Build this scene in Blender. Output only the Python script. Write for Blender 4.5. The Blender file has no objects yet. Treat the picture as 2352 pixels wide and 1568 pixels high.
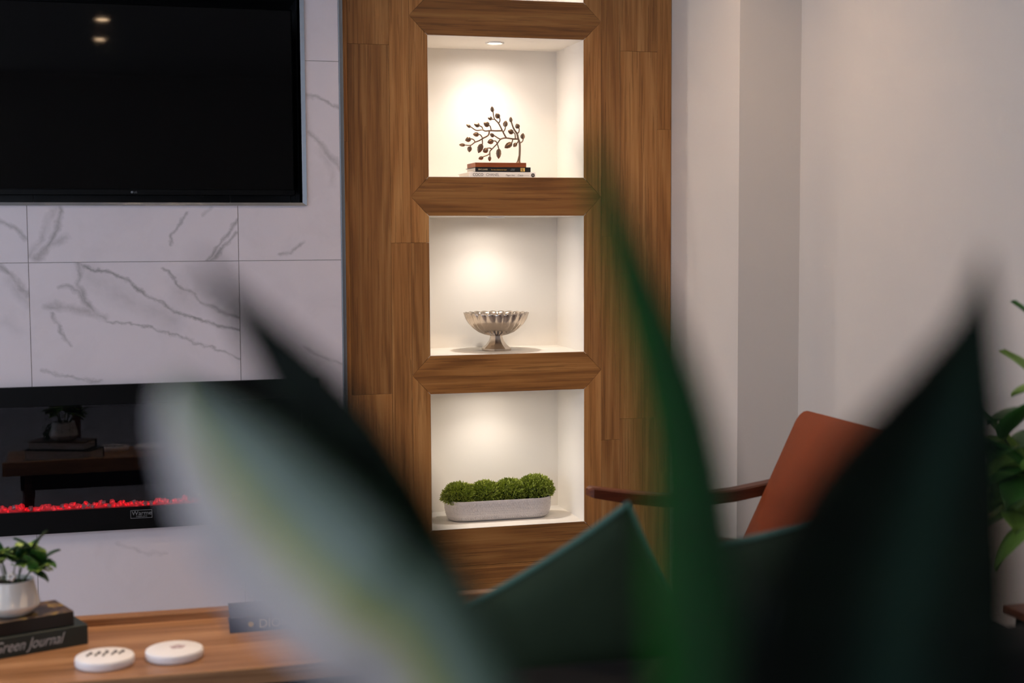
import bpy, bmesh, math, random
from mathutils import Vector, Matrix
random.seed(7)
PI = math.pi
scene = bpy.context.scene
col = scene.collection

# ------------------------------------------------------------------ camera
def cam_matrix(yaw, pitch, roll, loc):
    cy, sy, cp, sp = math.cos(yaw), math.sin(yaw), math.cos(pitch), math.sin(pitch)
    fwd = Vector((sy*cp, cy*cp, sp)); right = Vector((cy, -sy, 0)); up = right.cross(fwd)
    r2 = right*math.cos(roll) + up*math.sin(roll); u2 = up*math.cos(roll) - right*math.sin(roll)
    m = Matrix((r2, u2, -fwd)).transposed().to_4x4(); m.translation = loc
    return m
cd = bpy.data.cameras.new('camera'); cam = bpy.data.objects.new('camera', cd); col.objects.link(cam)
cd.sensor_width = 36.0; cd.lens = 50.0; cd.clip_start = 0.01
cam.matrix_world = cam_matrix(math.radians(15.23), math.radians(-4.21), math.radians(-0.30), Vector((0, 0, 1.30)))
cd.dof.use_dof = True; cd.dof.focus_distance = 4.68; cd.dof.aperture_fstop = 2.8
scene.camera = cam

# ------------------------------------------------------------------ world, light, exposure
w = bpy.data.worlds.new('world'); scene.world = w; w.use_nodes = True
bg = w.node_tree.nodes['Background']; bg.inputs[0].default_value = (0.62, 0.74, 1.0, 1); bg.inputs[1].default_value = 0.6; w.cycles.sampling_method = 'NONE'
vs = scene.view_settings
vs.view_transform = 'Standard'; vs.look = 'None'; vs.gamma = 1.0; vs.use_curve_mapping = False
vs.exposure = 0.10
scene.cycles.use_denoising = True
scene.cycles.max_bounces = 6; scene.cycles.diffuse_bounces = 4; scene.cycles.glossy_bounces = 3
scene.cycles.use_adaptive_sampling = True; scene.cycles.adaptive_threshold = 0.1; scene.cycles.adaptive_min_samples = 12
scene.cycles.transparent_max_bounces = 8
scene.cycles.caustics_reflective = False; scene.cycles.caustics_refractive = False
scene.cycles.sample_clamp_indirect = 6.0
def area_light(name, loc, direction, sx, sy, power, color):
    ld = bpy.data.lights.new(name, 'AREA'); ld.shape = 'RECTANGLE'; ld.size = sx; ld.size_y = sy
    ld.energy = power; ld.color = color
    o = bpy.data.objects.new(name, ld); col.objects.link(o); o.location = loc
    o.rotation_euler = Vector(direction).to_track_quat('-Z', 'Y').to_euler()
    return o
DAY = (0.71, 0.82, 1.0); WARM = (1.0, 0.71, 0.46)
area_light('daylight_left_window', (-3.80, 1.9, 1.45), (1, 0, 0), 3.2, 1.8, 62, DAY)
area_light('added_rear_fill', (-2.4, -3.30, 1.45), (0, 1, 0), 1.8, 1.8, 36, DAY)  # unseen rear source added to throw cool light onto the tiled wall

# ------------------------------------------------------------------ helpers
def lin(c):
    return tuple((v/255/12.92 if v/255 <= 0.04045 else ((v/255+0.055)/1.055)**2.4) for v in c)
class NT:
    def __init__(s, name):
        s.m = bpy.data.materials.new(name); s.m.use_nodes = True; s.t = s.m.node_tree
        s.b = s.t.nodes['Principled BSDF']; s.out = s.t.nodes['Material Output']
    def n(s, typ, **kw):
        nd = s.t.nodes.new(typ)
        for k, v in kw.items(): setattr(nd, k, v)
        return nd
    def l(s, a, b): s.t.links.new(a, b)
    def put(s, sock, v):
        if hasattr(v, 'is_linked') or isinstance(v, bpy.types.NodeSocket): s.l(v, sock)
        else: sock.default_value = v
    def math(s, op, a, b=None, c=None, clamp=False):
        nd = s.n('ShaderNodeMath', operation=op, use_clamp=clamp)
        for i, v in enumerate((a, b, c)):
            if v is not None: s.put(nd.inputs[i], v)
        return nd.outputs[0]
    def vmath(s, op, a, b=None):
        nd = s.n('ShaderNodeVectorMath', operation=op); s.put(nd.inputs[0], a)
        if b is not None: s.put(nd.inputs[1], b)
        return nd.outputs['Value'] if op in ('LENGTH', 'DOT_PRODUCT', 'DISTANCE') else nd.outputs[0]
    def mix(s, f, a, b, blend='MIX'):
        nd = s.n('ShaderNodeMix', data_type='RGBA', blend_type=blend)
        s.put(nd.inputs[0], f)
        for i, v in ((6, a), (7, b)):
            if isinstance(v, tuple): v = (*v[:3], 1)
            s.put(nd.inputs[i], v)
        return nd.outputs[2]
    def noise(s, vec, scale, detail=3, rough=0.5, dist=0.0):
        nd = s.n('ShaderNodeTexNoise'); s.l(vec, nd.inputs['Vector'])
        nd.inputs['Scale'].default_value = scale; nd.inputs['Detail'].default_value = detail
        nd.inputs['Roughness'].default_value = rough; nd.inputs['Distortion'].default_value = dist
        return nd.outputs[0], nd.outputs[1]
    def ramp(s, f, stops):
        nd = s.n('ShaderNodeValToRGB'); s.put(nd.inputs[0], f); e = nd.color_ramp.elements
        while len(e) < len(stops): e.new(0.5)
        for el, (p, c) in zip(e, stops): el.position = p; el.color = (*c[:3], 1)
        return nd.outputs[0]
    def obj(s): return s.n('ShaderNodeTexCoord').outputs['Object']
    def bump(s, h, strength, dist=0.002):
        nd = s.n('ShaderNodeBump'); nd.inputs['Strength'].default_value = strength; nd.inputs['Distance'].default_value = dist
        s.l(h, nd.inputs['Height']); s.l(nd.outputs[0], s.b.inputs['Normal'])
    def set(s, **kw):
        for k, v in kw.items(): s.put(s.b.inputs[k.replace('_', ' ')], v)
        return s
def mat(name, rgb, rough=0.5, metal=0.0, var=0.06, scale=30, bump=0.0, spec=0.5, bscale=None, emit=None, estr=0, sheen=0, coat=0):
    t = NT(name); c = lin(rgb); co = t.obj()
    f, _ = t.noise(co, scale, 4)
    lo = tuple(max(0, v*(1-var)) for v in c); hi = tuple(min(1, v*(1+var)) for v in c)
    t.l(t.mix(f, lo, hi), t.b.inputs['Base Color'])
    t.set(Roughness=rough, Metallic=metal); t.b.inputs['Specular IOR Level'].default_value = spec
    if sheen: t.b.inputs['Sheen Weight'].default_value = sheen; t.b.inputs['Sheen Roughness'].default_value = 0.4
    if coat: t.b.inputs['Coat Weight'].default_value = coat; t.b.inputs['Coat Roughness'].default_value = 0.1
    if bump:
        h, _ = t.noise(co, bscale or scale*6, 3); t.bump(h, bump)
    if emit:
        t.b.inputs['Emission Color'].default_value = (*lin(emit), 1); t.b.inputs['Emission Strength'].default_value = estr
    return t.m
def wood(name, dark, mid, light, axis='Z', rough=0.45, lines=20, stretch=1.0, tint=0.18, spec=0.4):
    t = NT(name); co = t.obj(); oi = t.n('ShaderNodeObjectInfo').outputs['Random']
    off = t.n('ShaderNodeCombineXYZ')
    for i, k in enumerate((37.0, 91.0, 53.0)): t.l(t.math('MULTIPLY', oi, k), off.inputs[i])
    v = t.vmath('ADD', co, off.outputs[0])
    a = {'X': 0, 'Y': 1, 'Z': 2}[axis]
    def sc(across, along):
        s = [across]*3; s[a] = along; return t.vmath('MULTIPLY', v, tuple(s))
    n1, _ = t.noise(sc(9, 0.55*stretch), 1.0, 2, 0.45, 0.3)
    rings = t.math('MULTIPLY_ADD', t.math('SINE', t.math('MULTIPLY', n1, lines*2.6)), 0.5, 0.5)
    n2, _ = t.noise(sc(130, 4*stretch), 1.0, 4, 0.6)
    n3, _ = t.noise(sc(26, 0.9*stretch), 1.0, 3, 0.55, 0.2)
    f = t.math('ADD', t.math('ADD', t.math('MULTIPLY', rings, 0.16), t.math('MULTIPLY', n2, 0.55)), t.math('MULTIPLY', n3, 0.40))
    c = t.ramp(f, [(0.30, lin(dark)), (0.54, lin(mid)), (0.80, lin(light))])
    pores, _ = t.noise(sc(210, 3.5*stretch), 1.0, 2, 0.55)
    c = t.mix(t.math('MULTIPLY', t.math('GREATER_THAN', pores, 0.60), 0.5), c, lin(dark))
    tv = t.math('MULTIPLY_ADD', oi, tint*2, 1-tint)
    c = t.mix(1.0, c, t.n('ShaderNodeCombineColor').outputs[0], 'MULTIPLY') if False else t.vmath('SCALE', c) if False else c
    hs = t.n('ShaderNodeHueSaturation'); t.l(c, hs.inputs['Color']); t.l(tv, hs.inputs['Value'])
    t.l(hs.outputs[0], t.b.inputs['Base Color'])
    t.set(Roughness=rough); t.b.inputs['Specular IOR Level'].default_value = spec
    return t.m

def bm_new(): return bmesh.new()
def box(bm, x0, x1, y0, y1, z0, z1, bev=0.0, seg=1, m=None):
    r = bmesh.ops.create_cube(bm, size=1.0)
    vs_ = r['verts']
    for v in vs_:
        v.co = Vector((x0+(v.co.x+.5)*(x1-x0), y0+(v.co.y+.5)*(y1-y0), z0+(v.co.z+.5)*(z1-z0)))
    if bev:
        es = list({e for v in vs_ for e in v.link_edges})
        g = bmesh.ops.bevel(bm, geom=es, offset=bev, segments=seg, affect='EDGES', profile=0.5)
        vs_ = list({v for f in g['faces'] for v in f.verts} | {v for v in vs_ if v.is_valid})
    if m is not None:
        for v in vs_: v.co = m @ v.co
    return bm
def prism(bm, pts, lo, hi, axis='Y', bev=0.0):
    """extrude a polygon given in the plane across axis"""
    def P(a, b, h):
        return {'Y': (a, h, b), 'Z': (a, b, h), 'X': (h, a, b)}[axis]
    A = [bm.verts.new(P(a, b, lo)) for a, b in pts]; B = [bm.verts.new(P(a, b, hi)) for a, b in pts]
    n = len(pts); f0 = bm.faces.new(A); f1 = bm.faces.new(B[::-1])
    for i in range(n): bm.faces.new((A[i], B[i], B[(i+1) % n], A[(i+1) % n]))
    bmesh.ops.recalc_face_normals(bm, faces=bm.faces)
    if bev: bmesh.ops.bevel(bm, geom=list(f0.edges), offset=bev, segments=1, affect='EDGES')
    return bm
def slab(bm, x0, x1, z0, z1, holes, y0, y1, bev=0.0):
    """plate in XZ between y0 (front) and y1 with rectangular holes"""
    xs = sorted({x0, x1, *[min(max(h[i], x0), x1) for h in holes for i in (0, 1)]})
    zs = sorted({z0, z1, *[min(max(h[i], z0), z1) for h in holes for i in (2, 3)]})
    V = {}
    def vt(x, z):
        if (x, z) not in V: V[(x, z)] = bm.verts.new((x, y0, z))
        return V[(x, z)]
    fs = []
    for i in range(len(xs)-1):
        for j in range(len(zs)-1):
            cx, cz = (xs[i]+xs[i+1])/2, (zs[j]+zs[j+1])/2
            if any(h[0] < cx < h[1] and h[2] < cz < h[3] for h in holes): continue
            fs.append(bm.faces.new((vt(xs[i], zs[j]), vt(xs[i+1], zs[j]), vt(xs[i+1], zs[j+1]), vt(xs[i], zs[j+1]))))
    if not fs: return bm
    r = bmesh.ops.extrude_face_region(bm, geom=fs)
    nv = [g for g in r['geom'] if isinstance(g, bmesh.types.BMVert)]
    bmesh.ops.translate(bm, verts=nv, vec=(0, y1-y0, 0))
    bmesh.ops.recalc_face_normals(bm, faces=bm.faces)
    bmesh.ops.dissolve_limit(bm, angle_limit=0.01, verts=bm.verts, edges=bm.edges)
    return bm
def tube(bm, pts, radii, seg=10, cap=True, flat=1.0):
    pts = [Vector(p) for p in pts]
    if not hasattr(radii, '__len__'): radii = [radii]*len(pts)
    rings = []; up = Vector((0.13, 0.97, 0.21)).normalized(); prev = None
    for i, p in enumerate(pts):
        d = (pts[min(i+1, len(pts)-1)]-pts[max(i-1, 0)]).normalized()
        a = (prev - d*prev.dot(d)) if prev else d.cross(up)
        if a.length < 1e-5: a = d.cross(Vector((1, 0, 0)))
        a.normalize(); b = d.cross(a); prev = a
        rings.append([bm.verts.new(p+(a*math.cos(t)*flat+b*math.sin(t))*radii[i]) for t in [2*PI*k/seg for k in range(seg)]])
    for r0, r1 in zip(rings, rings[1:]):
        for k in range(seg): bm.faces.new((r0[k], r0[(k+1) % seg], r1[(k+1) % seg], r1[k]))
    if cap: bm.faces.new(rings[0][::-1]); bm.faces.new(rings[-1])
    return bm
def lathe(bm, prof, seg=48, rfun=None, zfun=None):
    rings = []
    for i, (r, z) in enumerate(prof):
        if r < 1e-6: rings.append([bm.verts.new((0, 0, z))]); continue
        rings.append([bm.verts.new(((r*(rfun(i, a) if rfun else 1))*math.cos(a), (r*(rfun(i, a) if rfun else 1))*math.sin(a), z+(zfun(i, a) if zfun else 0))) for a in [2*PI*k/seg for k in range(seg)]])
    for r0, r1 in zip(rings, rings[1:]):
        for k in range(seg):
            k2 = (k+1) % seg
            if len(r0) == 1 and len(r1) == 1: continue
            if len(r0) == 1: bm.faces.new((r0[0], r1[k2], r1[k]))
            elif len(r1) == 1: bm.faces.new((r0[k], r0[k2], r1[0]))
            else: bm.faces.new((r0[k], r0[k2], r1[k2], r1[k]))
    bmesh.ops.recalc_face_normals(bm, faces=bm.faces)
    return bm
def catmull(pts, n=6):
    pts = [Vector(p) for p in pts]; out = []
    for i in range(len(pts)-1):
        p0, p1, p2, p3 = pts[max(i-1, 0)], pts[i], pts[i+1], pts[min(i+2, len(pts)-1)]
        for k in range(n):
            t = k/n
            out.append(0.5*((2*p1)+(p2-p0)*t+(2*p0-5*p1+4*p2-p3)*t*t+(3*p1-p0-3*p2+p3)*t**3))
    out.append(pts[-1]); return out
def obj(name, bm, m, parent=None, loc=None, rot=None, smooth=False, auto=None):
    me = bpy.data.meshes.new(name); bm.to_mesh(me); bm.free()
    if smooth:
        for p in me.polygons: p.use_smooth = True
    if auto is not None:
        for p in me.polygons: p.use_smooth = True
        try: me.set_sharp_from_angle(angle=math.radians(auto))
        except Exception: pass
    me.materials.append(m)
    return link(name, me, parent, loc, rot)
def link(name, me, parent=None, loc=None, rot=None):
    o = bpy.data.objects.new(name, me); col.objects.link(o)
    if parent: o.parent = parent
    if loc is not None: o.location = loc
    if rot is not None: o.rotation_euler = rot
    return o
def tag(o, label=None, cat=None, group=None, kind=None):
    for k, v in (('label', label), ('category', cat), ('group', group), ('kind', kind)):
        if v: o[k] = v
    return o
def thing(name, label, cat, loc=(0, 0, 0), rotz=0, group=None):
    o = bpy.data.objects.new(name, None); col.objects.link(o); o.location = loc; o.rotation_euler = (0, 0, rotz)
    o.empty_display_size = 0.05
    return tag(o, label, cat, group)
def text(name, s, size, m, parent, loc, rot, align='LEFT', ext=0.0002, sx=1.0, shear=0.0):
    cu = bpy.data.curves.new(name, 'FONT'); cu.body = s; cu.size = size; cu.align_x = align; cu.extrude = ext; cu.shear = shear
    tmp = bpy.data.objects.new(name, cu); col.objects.link(tmp)
    dg = bpy.context.evaluated_depsgraph_get()
    me = bpy.data.meshes.new_from_object(tmp.evaluated_get(dg)); bpy.data.objects.remove(tmp); bpy.data.curves.remove(cu)
    me.materials.clear(); me.materials.append(m)
    o = link(name, me, parent, loc, rot); o.scale = (sx, 1, 1)
    return o

# ------------------------------------------------------------------ materials
M = {}
M['paint'] = mat('wall_paint', (222, 214, 206), 0.6, var=0.02, scale=3)
M['ceil'] = mat('ceiling_paint', (232, 229, 224), 0.7, var=0.02, scale=3)
M['cream'] = mat('niche_cream_paint', (239, 233, 224), 0.55, var=0.015, scale=8)
M['grout'] = mat('grout', (178, 170, 168), 0.8)
M['backing'] = mat('backing_board', (58, 38, 22), 0.8)
M['chrome'] = mat('brushed_chrome', (140, 142, 146), 0.38, 1.0, var=0.04, scale=60)
M['black'] = mat('black_plastic', (4, 4, 5), 0.35, var=0.1, spec=0.14)
M['blackmatt'] = mat('black_matte', (6, 6, 7), 0.7, var=0.1, spec=0.2)
M['screen'] = mat('tv_screen', (3, 3, 4), 0.03, var=0.05, spec=0.16)
M['grey_print'] = mat('grey_print', (120, 122, 126), 0.5)
M['wallwood_v'] = wood('panel_wood_upright', (120, 77, 36), (168, 113, 59), (194, 142, 84), 'Z', lines=16)
M['wallwood_h'] = wood('panel_wood_level', (104, 64, 27), (154, 102, 50), (182, 130, 72), 'X', lines=16)
M['tablewood'] = wood('table_wood', (112, 76, 48), (160, 116, 80), (192, 148, 110), 'X', rough=0.30, lines=8, tint=0.03)
M['walnut'] = wood('chair_walnut', (66, 30, 16), (98, 48, 26), (126, 68, 38), 'X', rough=0.4, lines=8, tint=0.03)
M['basewood'] = wood('sculpture_base_wood', (96, 44, 18), (140, 70, 30), (168, 92, 44), 'X', lines=10, tint=0.02)
M['floorwood'] = wood('floor_wood', (148, 146, 150), (172, 170, 175), (190, 188, 194), 'Y', rough=0.4, lines=10, tint=0.02)
M['lamp_ring'] = mat('lamp_ring', (240, 238, 234), 0.4)
M['lamp_glow'] = mat('lamp_lens', (255, 250, 240), 0.5, emit=(255, 226, 190), estr=14)
M['lamp_glow_room'] = mat('ceiling_lamp_lens', (255, 250, 240), 0.5, emit=(255, 214, 170), estr=120)
M['nickel'] = mat('cast_nickel', (196, 184, 172), 0.22, 1.0, var=0.10, scale=90, bump=0.10, bscale=160)
M['bronze'] = mat('aged_bronze', (142, 118, 98), 0.34, 1.0, var=0.18, scale=120, bump=0.2, bscale=300)
M['ceramic'] = mat('matte_white_ceramic', (214, 206, 204), 0.5, var=0.03)
M['potwhite'] = mat('glazed_white_pot', (226, 220, 212), 0.25, var=0.03)
M['marblewhite'] = mat('coaster_marble', (244, 242, 244), 0.4, var=0.05, scale=20)
M['inkgrey'] = mat('ink_grey', (78, 72, 78), 0.7)
M['rosegrey'] = mat('rose_print', (188, 168, 174), 0.7)
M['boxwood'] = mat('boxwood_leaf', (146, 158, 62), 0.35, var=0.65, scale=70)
M['leaf_mid'] = mat('leaf_green', (58, 104, 40), 0.4, var=0.35, scale=18)
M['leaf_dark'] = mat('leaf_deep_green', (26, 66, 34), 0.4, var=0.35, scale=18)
M['leaf_bright'] = mat('leaf_bright_green', (136, 170, 74), 0.4, var=0.3, scale=18)
M['stem'] = mat('plant_stem', (70, 84, 44), 0.6)
M['soil'] = mat('soil', (38, 28, 22), 0.95, var=0.4, scale=120)
M['petal'] = mat('white_petal', (232, 226, 220), 0.5)
M['leather'] = mat('brown_leather', (136, 62, 30), 0.55, var=0.25, scale=7, bump=0.12, bscale=220, spec=0.2)
M['velvet'] = mat('green_cotton_velvet', (44, 58, 42), 0.8, var=0.16, scale=14, bump=0.1, bscale=500, sheen=0.1, spec=0.15)
M['piping'] = mat('lit_edge_piping', (84, 120, 108), 0.7, var=0.1, sheen=0.4, spec=0.2)  # teal highlight of the cushions' lit top edge, put into the piping colour
M['sofa'] = mat('black_upholstery', (9, 9, 10), 0.75, var=0.15, bump=0.08, bscale=500, spec=0.2)
M['paper'] = mat('book_pages', (222, 214, 204), 0.8, var=0.06, scale=200)
M['whitecover'] = mat('white_book_cover', (232, 226, 222), 0.4, var=0.02)
M['blackcover'] = mat('black_book_cover', (12, 11, 12), 0.4)
M['greencover'] = mat('dark_green_book_cover', (30, 44, 42), 0.45, var=0.1)
M['navycover'] = mat('navy_book_cover', (52, 62, 84), 0.5, var=0.1)
M['gold'] = mat('gold_print', (212, 172, 92), 0.45, var=0.1)
M['palegold'] = mat('pale_gold_print', (222, 200, 160), 0.5, var=0.05)
M['silverprint'] = mat('silver_print', (176, 180, 182), 0.5, var=0.05)
M['ink'] = mat('black_ink', (28, 24, 26), 0.6)
M['greyink'] = mat('grey_ink', (128, 120, 122), 0.6)
M['lilacpot'] = mat('lilac_white_pot', (206, 190, 206), 0.4)
M['terracotta'] = mat('plant_pot_grey', (120, 118, 116), 0.6)
M['darkmetal'] = mat('dark_metal', (22, 21, 22), 0.4, 0.6)
def patterned_cover():
    t = NT('brown_gold_patterned_cover'); co = t.obj()
    f, _ = t.noise(co, 38, 3, 0.6, 0.8)
    t.l(t.ramp(f, [(0.40, lin((58, 42, 32))), (0.55, lin((96, 72, 52))), (0.63, lin((150, 122, 50)))]), t.b.inputs['Base Color'])
    t.set(Roughness=0.35); return t.m
M['patcover'] = patterned_cover()
def glass_pane():
    t = NT('tinted_glass_pane')
    tr = t.n('ShaderNodeBsdfTransparent'); tr.inputs[0].default_value = (0.75, 0.75, 0.78, 1)
    gl = t.n('ShaderNodeBsdfGlossy'); gl.inputs['Roughness'].default_value = 0.012; gl.inputs[0].default_value = (0.62, 0.62, 0.66, 1)
    fr = t.n('ShaderNodeFresnel'); fr.inputs[0].default_value = 1.60
    mx = t.n('ShaderNodeMixShader'); t.l(fr.outputs[0], mx.inputs[0]); t.l(tr.outputs[0], mx.inputs[1]); t.l(gl.outputs[0], mx.inputs[2])
    t.l(mx.outputs[0], t.out.inputs[0]); return t.m
M['pane'] = glass_pane()
def crystal_mat(name, base, em, estr):
    t = NT(name); co = t.obj(); f, _ = t.noise(co, 160, 2)
    t.l(t.mix(f, tuple(v*.5 for v in lin(base)), lin(base)), t.b.inputs['Base Color'])
    t.set(Roughness=0.08); t.b.inputs['Emission Color'].default_value = (*lin(em), 1)
    t.l(t.math('MULTIPLY', t.math('POWER', f, 2.0), estr), t.b.inputs['Emission Strength']); return t.m
M['ember'] = crystal_mat('red_lit_crystal', (150, 40, 46), (255, 22, 34), 3.4)
M['ember2'] = crystal_mat('pink_lit_crystal', (190, 110, 116), (255, 40, 48), 2.2)
M['clear'] = crystal_mat('clear_crystal', (190, 180, 186), (255, 120, 120), 0.5)
def led():
    t = NT('red_led_bed'); co = t.obj(); f, _ = t.noise(co, 60, 3)
    e = t.n('ShaderNodeEmission'); e.inputs[0].default_value = (1.0, 0.012, 0.02, 1)
    t.l(t.math('MULTIPLY', f, 1.3), e.inputs[1]); t.l(e.outputs[0], t.out.inputs[0]); return t.m
M['led'] = led()
VEINS = [(-0.115,1.223,-0.044,1.205,0.006,0.75),(-0.044,1.205,0.055,1.138,0.006,0.75),(0.055,1.138,0.143,1.076,0.006,0.75),(0.143,1.076,0.246,1.047,0.006,0.75),(0.246,1.047,0.34,1.021,0.006,0.75),(0.114,1.216,0.184,1.149,0.007,0.7),(0.184,1.149,0.234,1.098,0.007,0.7),(0.234,1.098,0.34,1.059,0.007,0.7),(0.184,1.149,0.341,1.096,0.055,0.3),(-0.054,1.054,0.066,1.033,0.004,0.55),(0.066,1.033,0.142,1.01,0.004,0.55),(0.142,1.01,0.245,0.97,0.004,0.55),(0.245,0.97,0.337,0.93,0.004,0.55),(-0.124,1.227,-0.134,1.169,0.01,0.6),(-0.134,1.169,-0.103,1.098,0.01,0.6),(-0.103,1.098,-0.057,1.062,0.01,0.6),(-0.181,1.164,-0.132,1.141,0.008,0.55),(-0.132,1.141,-0.103,1.098,0.008,0.55),(-0.22,1.106,-0.158,1.099,0.012,0.45),(-0.158,1.099,-0.057,1.067,0.012,0.45),(-0.208,1.08,-0.191,1.022,0.007,0.5),(-0.191,1.022,-0.159,0.982,0.007,0.5),(-0.106,1.195,0.017,1.115,0.035,0.22),(0.017,1.115,0.143,1.054,0.035,0.22),(-0.253,1.238,-0.212,1.286,0.011,0.6),(-0.212,1.286,-0.191,1.337,0.011,0.6),(-0.191,1.337,-0.175,1.391,0.011,0.6),(-0.265,1.246,-0.232,1.312,0.01,0.35),(-0.232,1.312,-0.193,1.391,0.01,0.35),(-0.212,1.286,-0.165,1.305,0.012,0.4),(0.336,1.358,0.297,1.303,0.006,0.65),(0.297,1.303,0.252,1.236,0.006,0.65),(0.336,1.316,0.303,1.28,0.007,0.65),(0.303,1.28,0.263,1.236,0.007,0.65),(0.139,1.284,0.142,1.317,0.005,0.6),(0.142,1.317,0.191,1.378,0.005,0.6),(0.24,1.375,0.256,1.391,0.006,0.4),(-0.346,1.353,-0.278,1.306,0.008,0.5),(-0.35,1.221,-0.315,1.185,0.01,0.6),(-0.315,1.185,-0.275,1.138,0.01,0.6),(-0.327,1.178,-0.276,1.12,0.02,0.25),(0.46,1.252,0.5,1.249,0.006,0.5),(0.5,1.249,0.541,1.288,0.006,0.5),(0.551,1.733,0.595,1.727,0.006,0.55),(0.595,1.727,0.655,1.697,0.006,0.55),(0.557,1.622,0.606,1.576,0.009,0.5),(0.606,1.576,0.655,1.512,0.009,0.5),(0.592,1.576,0.625,1.516,0.014,0.2),(0.625,1.516,0.631,1.469,0.014,0.2),(-0.237,0.913,-0.201,0.896,0.005,0.45),(-0.201,0.896,-0.145,0.886,0.005,0.45),(-0.145,0.886,-0.071,0.879,0.005,0.45),(0.536,0.958,0.616,0.915,0.005,0.45),(0.616,0.915,0.657,0.902,0.005,0.45),(-0.039,0.377,0.05,0.347,0.006,0.2),(0.05,0.347,0.101,0.341,0.006,0.2),(-0.343,1.057,-0.307,1.031,0.02,0.15)]
SEG = bpy.data.node_groups.new('vein_segment', 'ShaderNodeTree')
def make_seg(g):
    for nm, ty in (('P', 'NodeSocketVector'), ('A', 'NodeSocketVector'), ('D', 'NodeSocketVector'), ('InvLen2', 'NodeSocketFloat'), ('InvW', 'NodeSocketFloat'), ('S', 'NodeSocketFloat')):
        g.interface.new_socket(nm, in_out='INPUT', socket_type=ty)
    g.interface.new_socket('V', in_out='OUTPUT', socket_type='NodeSocketFloat')
    gi = g.nodes.new('NodeGroupInput'); go = g.nodes.new('NodeGroupOutput')
    def vm(op, a, b):
        n = g.nodes.new('ShaderNodeVectorMath'); n.operation = op
        g.links.new(a, n.inputs[0]); g.links.new(b, n.inputs[1] if op != 'SCALE' else n.inputs['Scale'])
        return n.outputs['Value'] if op in ('DOT_PRODUCT', 'DISTANCE') else n.outputs[0]
    def mm(op, a, b, clamp=False):
        n = g.nodes.new('ShaderNodeMath'); n.operation = op; n.use_clamp = clamp
        for i, v in enumerate((a, b)):
            if isinstance(v, (int, float)): n.inputs[i].default_value = v
            else: g.links.new(v, n.inputs[i])
        return n.outputs[0]
    pa = vm('SUBTRACT', gi.outputs['P'], gi.outputs['A'])
    tt = mm('MULTIPLY', vm('DOT_PRODUCT', pa, gi.outputs['D']), gi.outputs['InvLen2'], True)
    dist = vm('DISTANCE', pa, vm('SCALE', gi.outputs['D'], tt))
    v = mm('SUBTRACT', 1.0, mm('MULTIPLY', dist, gi.outputs['InvW']), True)
    v = mm('MULTIPLY', mm('MULTIPLY', v, gi.outputs['S']), 1.0)
    g.links.new(v, go.inputs[0])
make_seg(SEG)
def marble(x0_, x1_, z0_, z1_):
    """white porcelain tile printed with grey marble veins, each vein a wandering segment on the wall"""
    VE = [v for v in VEINS if x0_ <= (v[0]+v[2])/2 <= x1_ and z0_ <= (v[1]+v[3])/2 <= z1_]
    t = NT('veined_marble_tile'); pos = t.n('ShaderNodeNewGeometry').outputs['Position']
    sp = t.n('ShaderNodeSeparateXYZ'); t.l(pos, sp.inputs[0])
    flat = t.n('ShaderNodeCombineXYZ'); t.l(sp.outputs[0], flat.inputs[0]); t.l(sp.outputs[2], flat.inputs[1])
    _, d1 = t.noise(flat.outputs[0], 14, 4, 0.6); _, d2 = t.noise(flat.outputs[0], 45, 2, 0.5)
    off = t.vmath('MULTIPLY', t.vmath('SUBTRACT', d1, (0.5, 0.5, 0.5)), (0.05, 0.05, 0))
    off2 = t.vmath('MULTIPLY', t.vmath('SUBTRACT', d2, (0.5, 0.5, 0.5)), (0.009, 0.009, 0))
    p = t.vmath('ADD', t.vmath('ADD', flat.outputs[0], off), off2)
    wv, _ = t.noise(flat.outputs[0], 22, 3, 0.6)
    # one shared group: soft distance to a segment
    g = SEG
    acc = None
    for (x0, z0, x1, z1, wd, st) in VE:
        n = t.n('ShaderNodeGroup'); n.node_tree = g; t.l(p, n.inputs['P'])
        n.inputs['A'].default_value = (x0, z0, 0); n.inputs['D'].default_value = (x1-x0, z1-z0, 0)
        n.inputs['InvLen2'].default_value = 1/((x1-x0)**2+(z1-z0)**2); n.inputs['InvW'].default_value = 1/(wd*1.5); n.inputs['S'].default_value = st
        acc = n.outputs[0] if acc is None else t.math('MAXIMUM', acc, n.outputs[0])
    acc = t.math('MULTIPLY', acc, t.math('MULTIPLY_ADD', wv, 1.5, 0.0, True)) if acc is not None else 0.0
    # faint cloudy grey between the veins
    cl, _ = t.noise(flat.outputs[0], 5.5, 5, 0.6, 0.6)
    cloud = t.ramp(cl, [(0.50, (0, 0, 0)), (0.80, (0.16, 0.16, 0.16))])
    c = t.mix(cloud, lin((224, 216, 222)), lin((152, 148, 152)))
    c = t.mix(acc, c, lin((106, 106, 105)))
    t.l(c, t.b.inputs['Base Color']); t.set(Roughness=0.28); t.b.inputs['Specular IOR Level'].default_value = 0.35
    return t.m
M['darkstone'] = mat('dark_recess_stone', (34, 34, 38), 0.3, var=0.15)
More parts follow.
